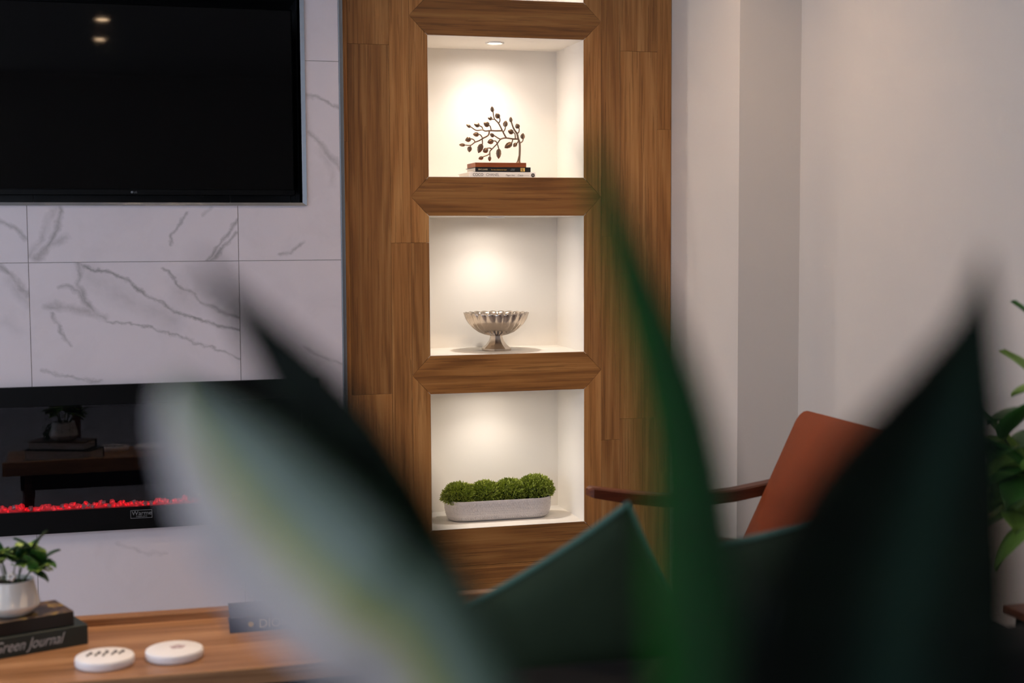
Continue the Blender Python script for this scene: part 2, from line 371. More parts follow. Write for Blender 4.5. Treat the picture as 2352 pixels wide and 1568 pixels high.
def snake_leaf_mat(name, stops, band=0.35, rough=0.35, spec=0.4):
    """colour across the blade (UV x) with wavering cross bands (UV y)"""
    t = NT(name); uv = t.n('ShaderNodeUVMap'); uv.uv_map = 'blade'
    sp = t.n('ShaderNodeSeparateXYZ'); t.l(uv.outputs[0], sp.inputs[0])
    nz, _ = t.noise(uv.outputs[0], 5, 3, 0.6)
    u = t.math('ADD', sp.outputs[0], t.math('MULTIPLY_ADD', nz, 0.08, -0.04))
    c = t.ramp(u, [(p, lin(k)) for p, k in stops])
    wv = t.math('SINE', t.math('ADD', t.math('MULTIPLY', sp.outputs[1], 60.0), t.math('MULTIPLY', nz, 9.0)))
    c = t.mix(t.math('MULTIPLY_ADD', wv, band*.5, band*.5), c, lin((18, 34, 24)))
    t.l(c, t.b.inputs['Base Color']); t.set(Roughness=rough); t.b.inputs['Specular IOR Level'].default_value = spec
    return t.m
M['snakeA'] = snake_leaf_mat('snake_leaf_dark', [(0.0, (10, 26, 14)), (0.12, (2, 8, 4)), (0.9, (2, 9, 4)), (1.0, (12, 30, 16))], spec=0.08)
M['snakeB'] = snake_leaf_mat('snake_leaf_painted_sheen', [(0.0, (198, 196, 206)), (0.36, (186, 190, 188)), (0.43, (166, 174, 92)), (0.52, (120, 138, 84)), (0.62, (124, 146, 138)), (0.82, (76, 100, 86)), (1.0, (22, 46, 32))], band=0.10, rough=0.3)  # pale grey left half paints a window reflection into the blade colour
M['snakeC'] = snake_leaf_mat('snake_leaf_bright', [(0.0, (24, 96, 22)), (0.3, (4, 80, 30)), (0.7, (2, 66, 24)), (1.0, (2, 22, 8))], band=0.15, spec=0.08)  # lit left side and dark right side painted across the blade
M['snakeD'] = snake_leaf_mat('snake_leaf_deep', [(0.0, (3, 7, 5)), (0.35, (5, 12, 9)), (0.58, (22, 42, 36)), (0.75, (8, 18, 14)), (1.0, (3, 8, 5))], band=0.12, spec=0.08)

for k_ in ('ember', 'ember2', 'clear', 'led', 'lamp_glow', 'lamp_glow_room'): M[k_].cycles.emission_sampling = 'NONE'
# ================================================================== THE SETTING
YT, YW, YB = 4.418, 4.478, 4.498           # tile face, wood face, white wall face
CEIL = 2.65
def struct(name, bm, m, label=None, **k):
    return tag(obj(name, bm, m, **k), label, None, None, 'structure')
struct('floor', box(bm_new(), -4.0, 2.3, -3.5, 4.9, -0.05, 0.0), M['floorwood'], 'pale grey plank floor')
struct('ceiling', box(bm_new(), -4.0, 2.3, -3.5, 4.9, CEIL, CEIL+0.08), M['ceil'], 'white plaster ceiling')
struct('wall_back_left', box(bm_new(), -4.0, -0.56, YT+.072, YB+0.35, 0, CEIL), M['paint'], 'white wall left of the tiled chimney breast')
struct('wall_pillar', prism(bm_new(), [(1.775, 3.935), (1.975, 3.935), (1.975, 4.85), (1.775, 4.85)], 0, CEIL, 'Z'), M['paint'], 'white boxed-out pillar in the corner')
struct('wall_right', prism(bm_new(), [(1.975, 4.85), (1.975, -3.5), (2.3, -3.5), (2.3, 4.85)], 0, CEIL, 'Z'), M['paint'], 'white side wall behind the leather chair')
def xz_wall(name, y0, y1, x0, x1, holes, label):
    return struct(name, slab(bm_new(), x0, x1, 0, CEIL, holes, y0, y1), M['paint'], label)
xz_wall('wall_rear', -3.5, -3.36, -4.0, 2.3, [(-3.3, -1.5, 0.55, 2.35)], 'white wall at the back of the room')
bm = slab(bm_new(), -3.5, 4.9, 0, CEIL, [(0.3, 3.5, 0.55, 2.35)], -0.07, 0.07)
bmesh.ops.rotate(bm, verts=bm.verts, cent=(0, 0, 0), matrix=Matrix.Rotation(PI/2, 3, 'Z'))
struct('wall_left', bm, M['paint'], 'white wall with a wide window', loc=(-3.93, 0, 0))
def window(name, L, H, n, loc, rotz, label):
    w_ = tag(bpy.data.objects.new(name, None), label, None, None, 'structure'); col.objects.link(w_); w_.location = loc; w_.rotation_euler = (0, 0, rotz)
    bm = slab(bm_new(), -L/2, L/2, 0, H, [(-L/2+i*L/n+.04, -L/2+(i+1)*L/n-.04, .05, H-.05) for i in range(n)], -0.03, 0.03)
    obj('window_frame', bm, M['ceil'], w_)
    for i in range(n): obj('pane', box(bm_new(), -L/2+i*L/n+.04, -L/2+(i+1)*L/n-.04, -0.004, 0.004, .05, H-.05), M['pane'], w_)
    obj('window_sill', box(bm_new(), -L/2-.05, L/2+.05, -0.14, 0.04, -0.03, 0.0, 0.004), M['ceil'], w_)
window('window_1', 3.2, 1.8, 3, (-3.95, 1.9, 0.55), -PI/2+PI, 'wide white-framed window in the left wall')
window('added_window', 1.8, 1.8, 2, (-2.4, -3.45, 0.55), PI, 'added white-framed rear window for cool light on the tiles')  # window added out of view, to go with the rear fill light

# ---- tiled chimney breast with TV recess and fireplace
TV = (-0.470, 0.536, 1.408, 2.040)          # recess opening x0 x1 z0 z1
FP = (-0.510, 0.576, 0.425, 0.865)
tw = tag(bpy.data.objects.new('wall_tiled', None), 'chimney breast clad in white marble-look tiles', None, None, 'structure'); col.objects.link(tw)
CX0, CX1 = -0.600, 0.653
obj('grout_bed', slab(bm_new(), CX0, CX1+.012, 0, CEIL, [TV], YT+0.0025, YT+0.07), M['grout'], tw)
xj = [-0.881+0.61*i for i in range(4)]; zj = [0.011+0.61*i for i in range(-1, 6)]
GAP = 0.0010
for i in range(3):
    for j in range(len(zj)-1):
        x0, x1 = max(xj[i]+GAP, CX0), min(xj[i+1]-GAP, CX1); z0, z1 = max(zj[j]+GAP, 0), min(zj[j+1]-GAP, CEIL)
        if x1 <= x0 or z1 <= z0: continue
        if TV[0] < x0 and TV[1] > x1 and TV[2] < z0 and TV[3] > z1: continue
        obj('tile', slab(bm_new(), x0, x1, z0, z1, [(TV[0]-.012, TV[1]+.012, TV[2]-.008, TV[3]+.008)], YT, YT+0.009), marble(x0, x1, z0, z1), tw)
# recess lining: back tiles, sides, bottom, top
RB = YT+0.33
xs = [TV[0], -0.271, 0.340, TV[1]]
for a, b in zip(xs, xs[1:]): obj('recess_tile', box(bm_new(), a+GAP, b-GAP, RB, RB+.01, TV[2], TV[3]), M['darkstone'], tw)
obj('recess_backing', box(bm_new(), TV[0], TV[1], RB+.004, RB+.02, TV[2]-.02, TV[3]+.02), M['grout'], tw)
obj('recess_side', box(bm_new(), TV[1], TV[1]+.012, YT+.01, RB+.01, TV[2]-.01, TV[3]+.01), M['darkstone'], tw)
obj('recess_side', box(bm_new(), TV[0]-.012, TV[0], YT+.01, RB+.01, TV[2]-.01, TV[3]+.01), M['darkstone'], tw)
obj('recess_sill', box(bm_new(), TV[0], TV[1], YT+.01, RB+.01, TV[2]-.012, TV[2]), M['darkstone'], tw)
obj('recess_head', box(bm_new(), TV[0], TV[1], YT+.01, RB+.01, TV[3], TV[3]+.012), M['darkstone'], tw)
# chrome frame round the recess: four mitred, stepped strips
def frame_strip(a, b, c, d):
    bm = bm_new()
    # a,b outer corners, c,d inner corners (x,z); outer edge flush, inner lip set back
    o = [(a, YT-.004), (b, YT-.004)]; i = [(c, YT+.004), (d, YT+.004)]
    V = [bm.verts.new((p[0], y, p[1])) for p, y in ((a, YT+.006), (b, YT+.006), (a, YT-.005), (b, YT-.005), (c, YT-.002), (d, YT-.002), (c, YT+.02), (d, YT+.02))]
    for k in (0, 2, 4): bm.faces.new((V[k], V[k+1], V[k+3], V[k+2]))
    bm.faces.new((V[0], V[2], V[4], V[6])); bm.faces.new((V[1], V[7], V[5], V[3])); bm.faces.new((V[0], V[6], V[7], V[1]))
    bmesh.ops.recalc_face_normals(bm, faces=bm.faces)
    return obj('metal_frame', bm, M['chrome'], tw)
x0, x1, z0, z1 = TV; ox, oz = .013, .009
frame_strip((x0-ox, z0-oz), (x1+ox, z0-oz), (x0, z0), (x1, z0)); frame_strip((x1+ox, z0-oz), (x1+ox, z1+oz), (x1, z0), (x1, z1))
frame_strip((x1+ox, z1+oz), (x0-ox, z1+oz), (x1, z1), (x0, z1)); frame_strip((x0-ox, z1+oz), (x0-ox, z0-oz), (x0, z1), (x0, z0))
# metal corner trim beside the wood
bm = bm_new(); box(bm, CX1, CX1+.015, YT-.002, YB, 0, CEIL, .003, 2)
tag(obj('trim_1', bm, M['chrome']), 'silver metal edge trim between tile and wood', None, None, 'structure')

# ---- wood panelled wall with four lit niches
ww = tag(bpy.data.objects.new('wall_panelled', None), 'brown wood panelled wall with square lit niches', None, None, 'structure'); col.objects.link(ww)
NX0, NX1 = 0.947, 1.466
NZ = [(0.349, 0.793), (0.919, 1.367), (1.493, 1.939), (2.060, 2.506)]
TXL, TXR = 0.887, 1.527
obj('backing', slab(bm_new(), CX1+.016, 1.774, 0, CEIL, [(NX0-.009, NX1+.009, a-.009, b+.009) for a, b in NZ], YW+.012, YB+.01), M['backing'], ww)
G = 0.00025
def plank(name, pts, horiz=False):
    cx = sum(p[0] for p in pts)/len(pts); cz = sum(p[1] for p in pts)/len(pts)
    bm = prism(bm_new(), [(x-cx, z-cz) for x, z in pts], 0, 0.0125, 'Y', 0.00035)
    return obj(name, bm, M['wallwood_h' if horiz else 'wallwood_v'], ww, (cx, YW+random.uniform(0, .0006), cz))
def rect(x0, x1, z0, z1): return [(x0+G, z0+G), (x1-G, z0+G), (x1-G, z1-G), (x0+G, z1-G)]
def column(x0, x1, breaks):
    for a, b in zip(breaks, breaks[1:]): plank('plank', rect(x0, x1, a, b))
column(0.669, 0.690, [0, 0.55, 1.601, CEIL])
column(0.690, 0.822, [0, 0.80, 1.905, CEIL])
column(0.822, TXL, [0, 0.40, 1.282, 2.20, CEIL])
column(TXR, 1.593, [0, 0.62, 1.30, 2.30, CEIL])
column(1.593, 1.723, [0, 0.689, 1.908, CEIL])
column(1.723, 1.774, [0, 0.50, 1.653, CEIL])
rails = [(0.223, 0.349), (0.793, 0.919), (1.367, 1.493), (1.939, 2.060), (2.506, 2.63)]
for z0, z1 in rails:
    zm = (z0+z1)/2
    plank('rail', [(TXL+G, zm), (NX0-.0009, z0+.0012), (NX1+.0009, z0+.0012), (TXR-G, zm), (NX1+.0009, z1-.0012), (NX0-.0009, z1-.0012)], True)
plank('rail', rect(TXL, TXR, 0, 0.110), True)
plank('rail', [(TXL+G, 2.569), (NX0+G, 2.631), (NX1-G, 2.631), (TXR-G, 2.569), (TXR-G, CEIL), (TXL+G, CEIL)], True)
plank('rail', [(TXL+G, .110+G), (TXR-G, .110+G), (TXR-G, .2855), (NX1-G, .223-G), (NX0+G, .223-G), (TXL+G, .2855)], True)
for (a0, a1), (b0, b1) in zip(rails, rails[1:]):
    am, bmid = (a0+a1)/2, (b0+b1)/2
    for s in (0, 1):
        xo, xi = (TXL+G, NX0-.0012) if s == 0 else (TXR-G, NX1+.0012)
        pts = [(xo, am+G), (xi, a1+G), (xi, b0-G), (xo, bmid-G)]
        if s == 0 and am < 1.282 < bmid:
            plank('stile', [(xo, am+G), (xi, a1+G), (xi, 1.282-G), (xo, 1.282-G)]); plank('stile', [(xo, 1.282+G), (xi, 1.282+G), (xi, b0-G), (xo, bmid-G)])
        else: plank('stile', pts if s == 0 else pts[::-1])
for k, (z0, z1) in enumerate(NZ):
    bm = bm_new(); t = .008; yb = YW+.30
    box(bm, NX0-t, NX0, YW+.001, yb+t, z0-t, z1+t); box(bm, NX1, NX1+t, YW+.001, yb+t, z0-t, z1+t)
    box(bm, NX0, NX1, yb, yb+t, z0-t, z1+t); box(bm, NX0, NX1, YW+.001, yb, z0-t, z0); box(bm, NX0, NX1, YW+.001, yb, z1, z1+t)
    obj('niche_lining', bm, M['cream'], ww)

# ================================================================== LAMPS
def downlight(loc, r, label, group, power, cone, blend, warm, rad=0.02, wide=0):
    t = thing('recessed_downlight', label, 'downlight', loc, 0, group)
    obj('trim_ring', lathe(bm_new(), [(r*.74, 0.0), (r*.80, -.004), (r*.97, -.005), (r, -.002), (r, 0.0)], 32), M['lamp_ring'], t, smooth=True)
    obj('lens', lathe(bm_new(), [(0, -.0015), (r*.6, -.0015), (r*.75, -.0005)], 32), M['lamp_glow_room' if r > .04 else 'lamp_glow'], t, smooth=True)
    ld = bpy.data.lights.new('downlight_beam', 'SPOT'); ld.energy = power; ld.color = warm; ld.spot_size = math.radians(cone); ld.spot_blend = blend; ld.shadow_soft_size = rad
    o = bpy.data.objects.new('downlight_beam', ld); col.objects.link(o); o.parent = t; o.location = (0, 0, -.012)
    if wide:                                   # the lens also throws a weak wide wash round its beam
        l2 = ld.copy(); l2.energy = wide; l2.spot_size = math.radians(176); l2.spot_blend = 0.45
        o2 = bpy.data.objects.new('downlight_wash', l2); col.objects.link(o2); o2.parent = t; o2.location = (0, 0, -.012)
    return t
NWARM = (1.0, 0.915, 0.83)
for (z0, z1), nm, pw in zip(NZ, ('over the boxwood planter', 'over the silver bowl', 'over the bronze tree', 'in the topmost niche'), ((3.9, .75), (4.6, .95), (6.6, 1.25), (6.0, 1.2))):
    downlight((1.199, 4.600, z1), 0.031, 'small recessed downlight '+nm, 'niche downlights', pw[0], 134, 1.0, NWARM, 0.013, pw[1])
for (x, y), nm, pw, cone in (((-0.092, -0.29), 'above the snake plant', 15, 120), ((-0.119, -1.205), 'at the back of the room', 15, 120), ((-1.3, 3.2), 'left of the television', 24, 120), ((0.15, 3.02), 'above the coffee table', 90, 72),
                         ((1.22, 3.55), 'above the leather chair', 36, 125), ((-1.6, 0.5), 'by the side window', 15, 120)):
    downlight((x, y, CEIL), 0.055, 'round ceiling downlight '+nm, 'ceiling downlights', pw, cone, 0.8, WARM, 0.04)

# ================================================================== TELEVISION AND FIREPLACE
tv = thing('television', 'black flat television hung inside the chrome-framed recess', 'television', (0.033, YT+.06, 1.432))
obj('casing', box(bm_new(), -.487, .487, .002, .045, 0, .571, .003, 2), M['black'], tv)
obj('screen', box(bm_new(), -.483, .483, -.0005, .004, .018, .567, .0005), M['screen'], tv)
obj('bottom_bezel', box(bm_new(), -.487, .487, -.001, .004, 0, .0165, .001), M['black'], tv)
bm = bm_new(); prism(bm, [(-.016, 0), (-.008, -.006), (.008, -.006), (.016, 0)], .004, .02, 'Y'); obj('sensor', bm, M['black'], tv, (.194, 0, 0))
lg = obj('logo', lathe(bm_new(), [(0, 0), (.0036, 0), (.0036, .0006), (0, .0006)], 20), M['grey_print'], tv, (-.004, -.001, .0085), (PI/2, 0, 0))
text('logo', 'LG', .0085, M['grey_print'], tv, (.001, -.0014, .0056), (PI/2, 0, 0))
bm = bm_new(); box(bm, -.06, .06, .045, .27, .20, .36, .004); obj('wall_mount', bm, M['blackmatt'], tv)

fp = thing('electric_fireplace', 'long black glass electric fireplace glowing red under the television', 'fireplace', (0.033, YT, 0.425))
W2, H = .543, .440
bm = slab(bm_new(), -W2, W2, 0, H, [(-W2+.055, W2-.055, .068, H-.058)], -.019, -.001); obj('frame', bm, M['black'], fp)
bm = bm_new()
box(bm, -W2+.05, W2-.05, -.001, .012, .06, .068); box(bm, -W2+.05, W2-.05, -.0008, .0005, .06, H-.05); obj('firebox', bm, M['blackmatt'], fp)
obj('top_vent', box(bm_new(), -W2+.055, W2-.055, -.012, -.006, H-.066, H-.060, .001), M['darkmetal'], fp)
obj('led_bed', box(bm_new(), -W2+.058, W2-.058, -.006, -.0012, .0685, .080, .001), M['led'], fp)
for k in range(118):
    x = -W2+.06+(2*W2-.12)*(k+random.uniform(-.3, .3)+.5)/118
    r = random.uniform(.0060, .0100); bm = bm_new(); bmesh.ops.create_icosphere(bm, subdivisions=1, radius=1)
    for v in bm.verts: v.co = Vector((v.co.x*r, v.co.y*.0042, v.co.z*r))*random.uniform(.82, 1.15)
    q = random.random(); z = .068+r*.9+(random.random()**2)*.011
    obj('crystal', bm, M['clear'] if q > .84 else M['ember2'] if q > .5 else M['ember'], fp, (x, -.0118, z), (0, random.uniform(0, PI), 0))
obj('glass', box(bm_new(), -W2+.0555, W2-.0555, -.0178, -.0150, .0685, H-.0585), M['pane'], fp)
lb = obj('badge', slab(bm_new(), 0, .0635, 0, .0250, [(.0012, .0623, .0012, .0238)], -.0005, .0005), M['grey_print'], fp, (-.032, -.0196, .0325))
text('lettering', 'Warme', .0185, M['grey_print'], lb, (.0035, -.0006, .0098), (PI/2, 0, 0), sx=1.02)
text('lettering', 'FIREPLACE', .0062, M['grey_print'], lb, (.0165, -.0006, .0035), (PI/2, 0, 0), sx=1.1)

# ================================================================== NICHE 1: tree sculpture and books
ZB = 1.493
def flat_book(name, label, cat, x0, x1, yf, depth, z0, h, cover, spine_dx=0.0):
    t = thing(name, label, cat, ((x0+x1)/2, yf+depth/2, z0)); L, D = (x1-x0)/2, depth/2
    ct = min(.0022, h*.12)
    bm = bm_new(); box(bm, -L, L, -D, D, 0, ct, .0006); box(bm, -L, L, -D, D, h-ct, h, .0006); box(bm, -L, L, -D, -D+ct, ct*.5, h-ct*.5, .0005); obj('cover', bm, cover, t)
    obj('pages', box(bm_new(), -L+.004, L-.004, -D+ct, D-.004, ct, h-ct), M['paper'], t)
    return t
b1 = flat_book('book', 'white hardback book with black and grey spine lettering, lowest in the niche stack', 'book', 1.095, 1.320, 4.540, .165, ZB, .0190, M['whitecover'])
b2 = flat_book('book', 'black hardback book with gold spine lettering under the bronze tree', 'book', 1.115, 1.303, 4.540, .135, ZB+.0190, .0158, M['blackcover'])
yS = -.165/2-.0004; L = -(1.320-1.095)/2
def spine(b, s, size, m, x, z, y, **k): return text('spine_lettering', s, size, m, b, (x, y, z), (PI/2, 0, 0), **k)
spine(b1, 'COCO', .0128, M['ink'], L+.011, .0058, yS, sx=.92); spine(b1, 'CHANEL', .0128, M['greyink'], L+.056, .0058, yS, sx=.90)
spine(b1, 'Megan Hess', .0075, M['greyink'], L+.122, .0064, yS, shear=.35, sx=.85); spine(b1, 'Coco', .0082, M['ink'], L+.163, .0060, yS, shear=.3)
bm = bm_new(); box(bm, 0, .020, -.0002, .0002, 0, .0006); obj('spine_rule', bm, M['greyink'], b1, (L+.182, yS, .0078))
bm = bm_new(); lathe(bm, [(.0030, 0), (.0062, 0), (.0062, .0004), (.0030, .0004), (.0030, 0)], 28); obj('spine_emblem', bm, M['ink'], b1, (L+.2155, yS, .0088), (PI/2, 0, 0))
bm = bm_new(); box(bm, -.0012, .0012, -.0003, .0003, -.0035, .0025); obj('spine_emblem', bm, M['ink'], b1, (L+.2155, yS, .0080))
L2 = -(1.303-1.115)/2; y2 = -.135/2-.0004
spine(b2, 'BVLGARI', .0072, M['palegold'], L2+.010, .0056, y2, sx=1.12); spine(b2, 'The Story Behind the Style', .0050, M['gold'], L2+.052, .0056, y2)
spine(b2, 'AMANDA', .0028, M['silverprint'], L2+.122, .0086, y2); spine(b2, 'TRIOSSI', .0030, M['silverprint'], L2+.118, .0052, y2, sx=1.4)
bm = bm_new(); box(bm, 0, .0150, -.0002, .0002, 0, .0115); sq = obj('spine_emblem', bm, M['gold'], b2, (L2+.1530, y2, .0022))
text('spine_emblem', 'S', .0120, M['ink'], sq, (.0036, -.0004, .0014), (PI/2, 0, 0), sx=1.1)

tree = thing('tree_sculpture', 'bronze metal tree sculpture with curling leafy branches on a wooden block', 'sculpture', (1.2015, 4.600, ZB+.0348))
obj('base', box(bm_new(), -.0865, .0865, -.060, .055, 0, .0148, .0008), M['basewood'], tree)
S = 0.001455/8.255; OX, OZ = .0755, .0148
def tp(x, y, dy=0): return Vector((OX+(x-1290)*S, dy, OZ+(1170-y)*S))
def branch(pts, r0, r1, parent=tree, name='branch'):
    dyo = random.uniform(-.002, .002)
    P = catmull([tp(x, y, dyo*math.sin(i*1.3)) for i, (x, y) in enumerate(pts)], 5); n = len(P)
    return obj(name, tube(bm_new(), P, [r0+(r1-r0)*i/(n-1) for i in range(n)], 8), M['bronze'], tree, smooth=True)
obj('trunk', tube(bm_new(), catmull([tp(1295, 1172), tp(1300, 1130), tp(1312, 1050), tp(1320, 980), tp(1320, 790), tp(1292, 700), tp(1272, 612), tp(1225, 545), tp(1190, 480), tp(1153, 365)], 5),
    [.0098, .0094, .0088, .0080, .0072, .0063, .0056, .0051, .0047, .0044, .0042, .0040] + [.0036]*12 + [.0034]*6 + [.0030]*5 + [.0027]*5 + [.0024]*6, 10), M['bronze'], tree, smooth=True)
BR = [[(1320, 782), (1372, 755), (1392, 700)], [(1275, 605), (1306, 572), (1312, 510)], [(1288, 706), (1190, 706), (1050, 690), (950, 715), (880, 800), (800, 880), (742, 940), (718, 1000), (600, 1050)],
      [(1236, 700), (1225, 610)], [(1188, 708), (1165, 785)], [(1300, 745), (1265, 790)], [(1060, 692), (1000, 590), (910, 420), (830, 330), (806, 210)], [(1000, 578), (1036, 525), (1044, 470)],
      [(910, 415), (938, 375), (932, 315)], [(832, 342), (790, 344)], [(972, 556), (860, 558), (760, 556), (650, 566), (590, 544), (480, 556), (385, 498)], [(768, 552), (745, 475)], [(602, 546), (590, 492), (545, 470)],
      [(730, 562), (705, 645), (600, 705), (535, 745), (450, 778), (370, 832), (265, 832)], [(592, 690), (556, 642), (510, 625)], [(452, 772), (428, 730), (375, 712)], [(370, 832), (358, 865)], [(592, 712), (592, 810)],
      [(950, 715), (890, 690), (830, 652)], [(880, 790), (850, 752), (800, 750)], [(886, 810), (912, 890)], [(772, 902), (740, 882), (685, 888)], [(736, 960), (737, 1035)]]
LV = [(1385, 650, 82, 105, 85), (1277, 465, 80, 92, 115), (1150, 345, 62, 95, 95), (565, 1070, 62, 92, 195), (1150, 570, 84, 110, 160), (1100, 828, 92, 165, 212), (1232, 818, 66, 92, 225), (792, 158, 66, 100, 98),
      (1046, 425, 78, 112, 82), (893, 278, 84, 100, 125), (748, 328, 64, 84, 168), (330, 475, 56, 92, 150), (676, 438, 88, 115, 155), (492, 452, 82, 108, 165), (205, 830, 54, 112, 178), (472, 632, 74, 112, 178), (320, 728, 84, 110, 198), (345, 908, 78, 105, 262),
      (550, 890, 100, 175, 248), (785, 640, 68, 88, 150), (752, 762, 84, 116, 196), (908, 985, 92, 180, 268), (650, 930, 84, 104, 205), (735, 1082, 64, 85, 268)]
for b in BR:
    cx, cy, wd, ln, ang = min(LV, key=lambda q: math.hypot(q[0]-math.cos(math.radians(q[4]))*q[3]*.5-b[-1][0], q[1]+math.sin(math.radians(q[4]))*q[3]*.5-b[-1][1]))
    b.append((cx-math.cos(math.radians(ang))*ln*.38, cy+math.sin(math.radians(ang))*ln*.38))
    branch(b, .0026 if len(b) > 5 else .0021, .0016)
for (cx, cy, wd, ln, ang) in LV:
    wd *= 1.22; ln *= 1.1
    bm = bm_new(); n, m_ = 9, 7
    grid = []
    for i in range(n):
        t = i/(n-1); wprof = math.sin(PI*t**.85)**.75*(1-.10*(i % 2 if 1 < i < n-1 else 0)); row = []
        for j in range(m_):
            u = -1+2*j/(m_-1); row.append((ln*S*(t-.5), (.0022*(1-u*u)-.0016*abs(u))*math.sin(PI*min(max(t, .05), .95)), wd*S*.5*u*wprof))
        grid.append(row)
    up = [[bm.verts.new((a, -b-.0012, c)) for a, b, c in r] for r in grid]; lo = [[bm.verts.new((a, b*.3+.0012, c)) for a, b, c in r] for r in grid]
    for i in range(n-1):
        for j in range(m_-1):
            bm.faces.new((up[i][j], up[i+1][j], up[i+1][j+1], up[i][j+1])); bm.faces.new((lo[i][j], lo[i][j+1], lo[i+1][j+1], lo[i+1][j]))
        bm.faces.new((up[i][0], lo[i][0], lo[i+1][0], up[i+1][0])); bm.faces.new((up[i][-1], up[i+1][-1], lo[i+1][-1], lo[i][-1]))
    bmesh.ops.remove_doubles(bm, verts=bm.verts, dist=1e-5); bmesh.ops.recalc_face_normals(bm, faces=bm.faces)
    lf = obj('leaf', bm, M['bronze'], tree, tp(cx, cy, random.uniform(-.002, .002)), Matrix.Rotation(-math.radians(ang), 3, 'Y').to_euler(), smooth=True)
    lf.rotation_euler.rotate_axis('X', random.uniform(-.35, .35))

# ================================================================== NICHE 2: fluted bowl
bowl = thing('pedestal_bowl', 'silver fluted pedestal bowl with a scalloped rim', 'bowl', (1.203, 4.620, 0.919))
NF = 22
pro = [(.019, .050), (.024, .0505), (.040, .0545), (.058, .062), (.076, .075), (.090, .090), (.100, .106), (.1055, .120), (.1075, .1265), (.1055, .1268), (.1025, .119), (.096, .104), (.086, .090), (.070, .075), (.050, .064), (.025, .059), (0, .058)]
dep = [0, .3, .8, 1, 1, 1, 1, 1, 1, 1, 1, 1, 1, 1, .8, .4, 0]
def flute(i, a): return 1+.030*dep[i]*(abs(math.cos(a*NF/2))**.7*2-1)
def rimz(i, a): return (.0032*(abs(math.cos(a*NF/2))-.5)) if i in (7, 8, 9, 10) else 0
obj('bowl_body', lathe(bm_new(), pro, NF*8, flute, rimz), M['nickel'], bowl, smooth=True)
def octo(i, a):
    k = PI/4; return math.cos(k/2)/math.cos(((a+k/2) % k)-k/2)
obj('foot', lathe(bm_new(), [(0, 0), (.0490, 0), (.0500, .002), (.0500, .008), (.0470, .0105), (.0350, .020), (.0260, .032), (.0215, .044), (.0205, .053), (0, .053)], 64, octo), M['nickel'], bowl, auto=22)

# ================================================================== NICHE 3: boxwood planter
pl = thing('planter', 'white hobnail ceramic planter filled with clipped boxwood', 'planter', (1.206, 4.622, 0.349))
def stadium(L, D, n=14):
    r = D/2; hx = L/2-r
    return [(hx+r*math.cos(a), r*math.sin(a)) for a in [-PI/2+PI*k/n for k in range(n+1)]]+[(-hx+r*math.cos(a), r*math.sin(a)) for a in [PI/2+PI*k/n for k in range(n+1)]]
bm = bm_new(); rings = []
for (dl, z) in [(-.055, 0), (-.036, .001), (-.018, .008), (-.006, .022), (0, .042), (.001, .066), (-.001, .071), (-.006, .071), (-.010, .060), (-.014, .058)]:
    rings.append([bm.verts.new((x, y, z)) for x, y in stadium(.366+dl, .126+dl)])
for a, b in zip(rings, rings[1:]):
    n = len(a)
    for k in range(n): bm.faces.new((a[k], a[(k+1) % n], b[(k+1) % n], b[k]))
bm.faces.new(rings[0][::-1]); bm.faces.new(rings[-1]); obj('pot', bm, M['ceramic'], pl, auto=40)
bm = bm_new()
for row in range(8):
    z = .012+row*.0072; dl = -.014*max(0, (1-(z/.045)))**1.6*1.6; P = stadium(.366+dl, .126+dl, 14)
    per = [0.0]
    for k in range(len(P)): per.append(per[-1]+math.dist(P[k], P[(k+1) % len(P)]))
    N = 104; tot = per[-1]; k = 0
    for q in range(N):
        s = (q+.5*(row % 2))*tot/N
        while per[k+1] < s: k += 1
        f = (s-per[k])/(per[k+1]-per[k]); a, b = P[k], P[(k+1) % len(P)]
        x, y = a[0]+(b[0]-a[0])*f, a[1]+(b[1]-a[1])*f; nx, ny = (b[1]-a[1]), -(b[0]-a[0]); ln = math.hypot(nx, ny); nx /= ln; ny /= ln
        c = bm.verts.new((x+nx*.0026, y+ny*.0026, z)); tx, ty = -ny, nx; rr = .0036
        ring = [bm.verts.new((x+tx*rr*math.cos(u)+nx*.0006, y+ty*rr*math.cos(u)+ny*.0006, z+rr*math.sin(u))) for u in [PI/3*h for h in range(6)]]
        for h in range(6): bm.faces.new((c, ring[h], ring[(h+1) % 6]))
bmesh.ops.recalc_face_normals(bm, faces=bm.faces)
tag(obj('hobnail_bumps', bm, M['ceramic'], pl, smooth=True), kind='stuff')
obj('soil', prism(bm_new(), stadium(.35, .11), .05, .062, 'Z'), M['soil'], pl)
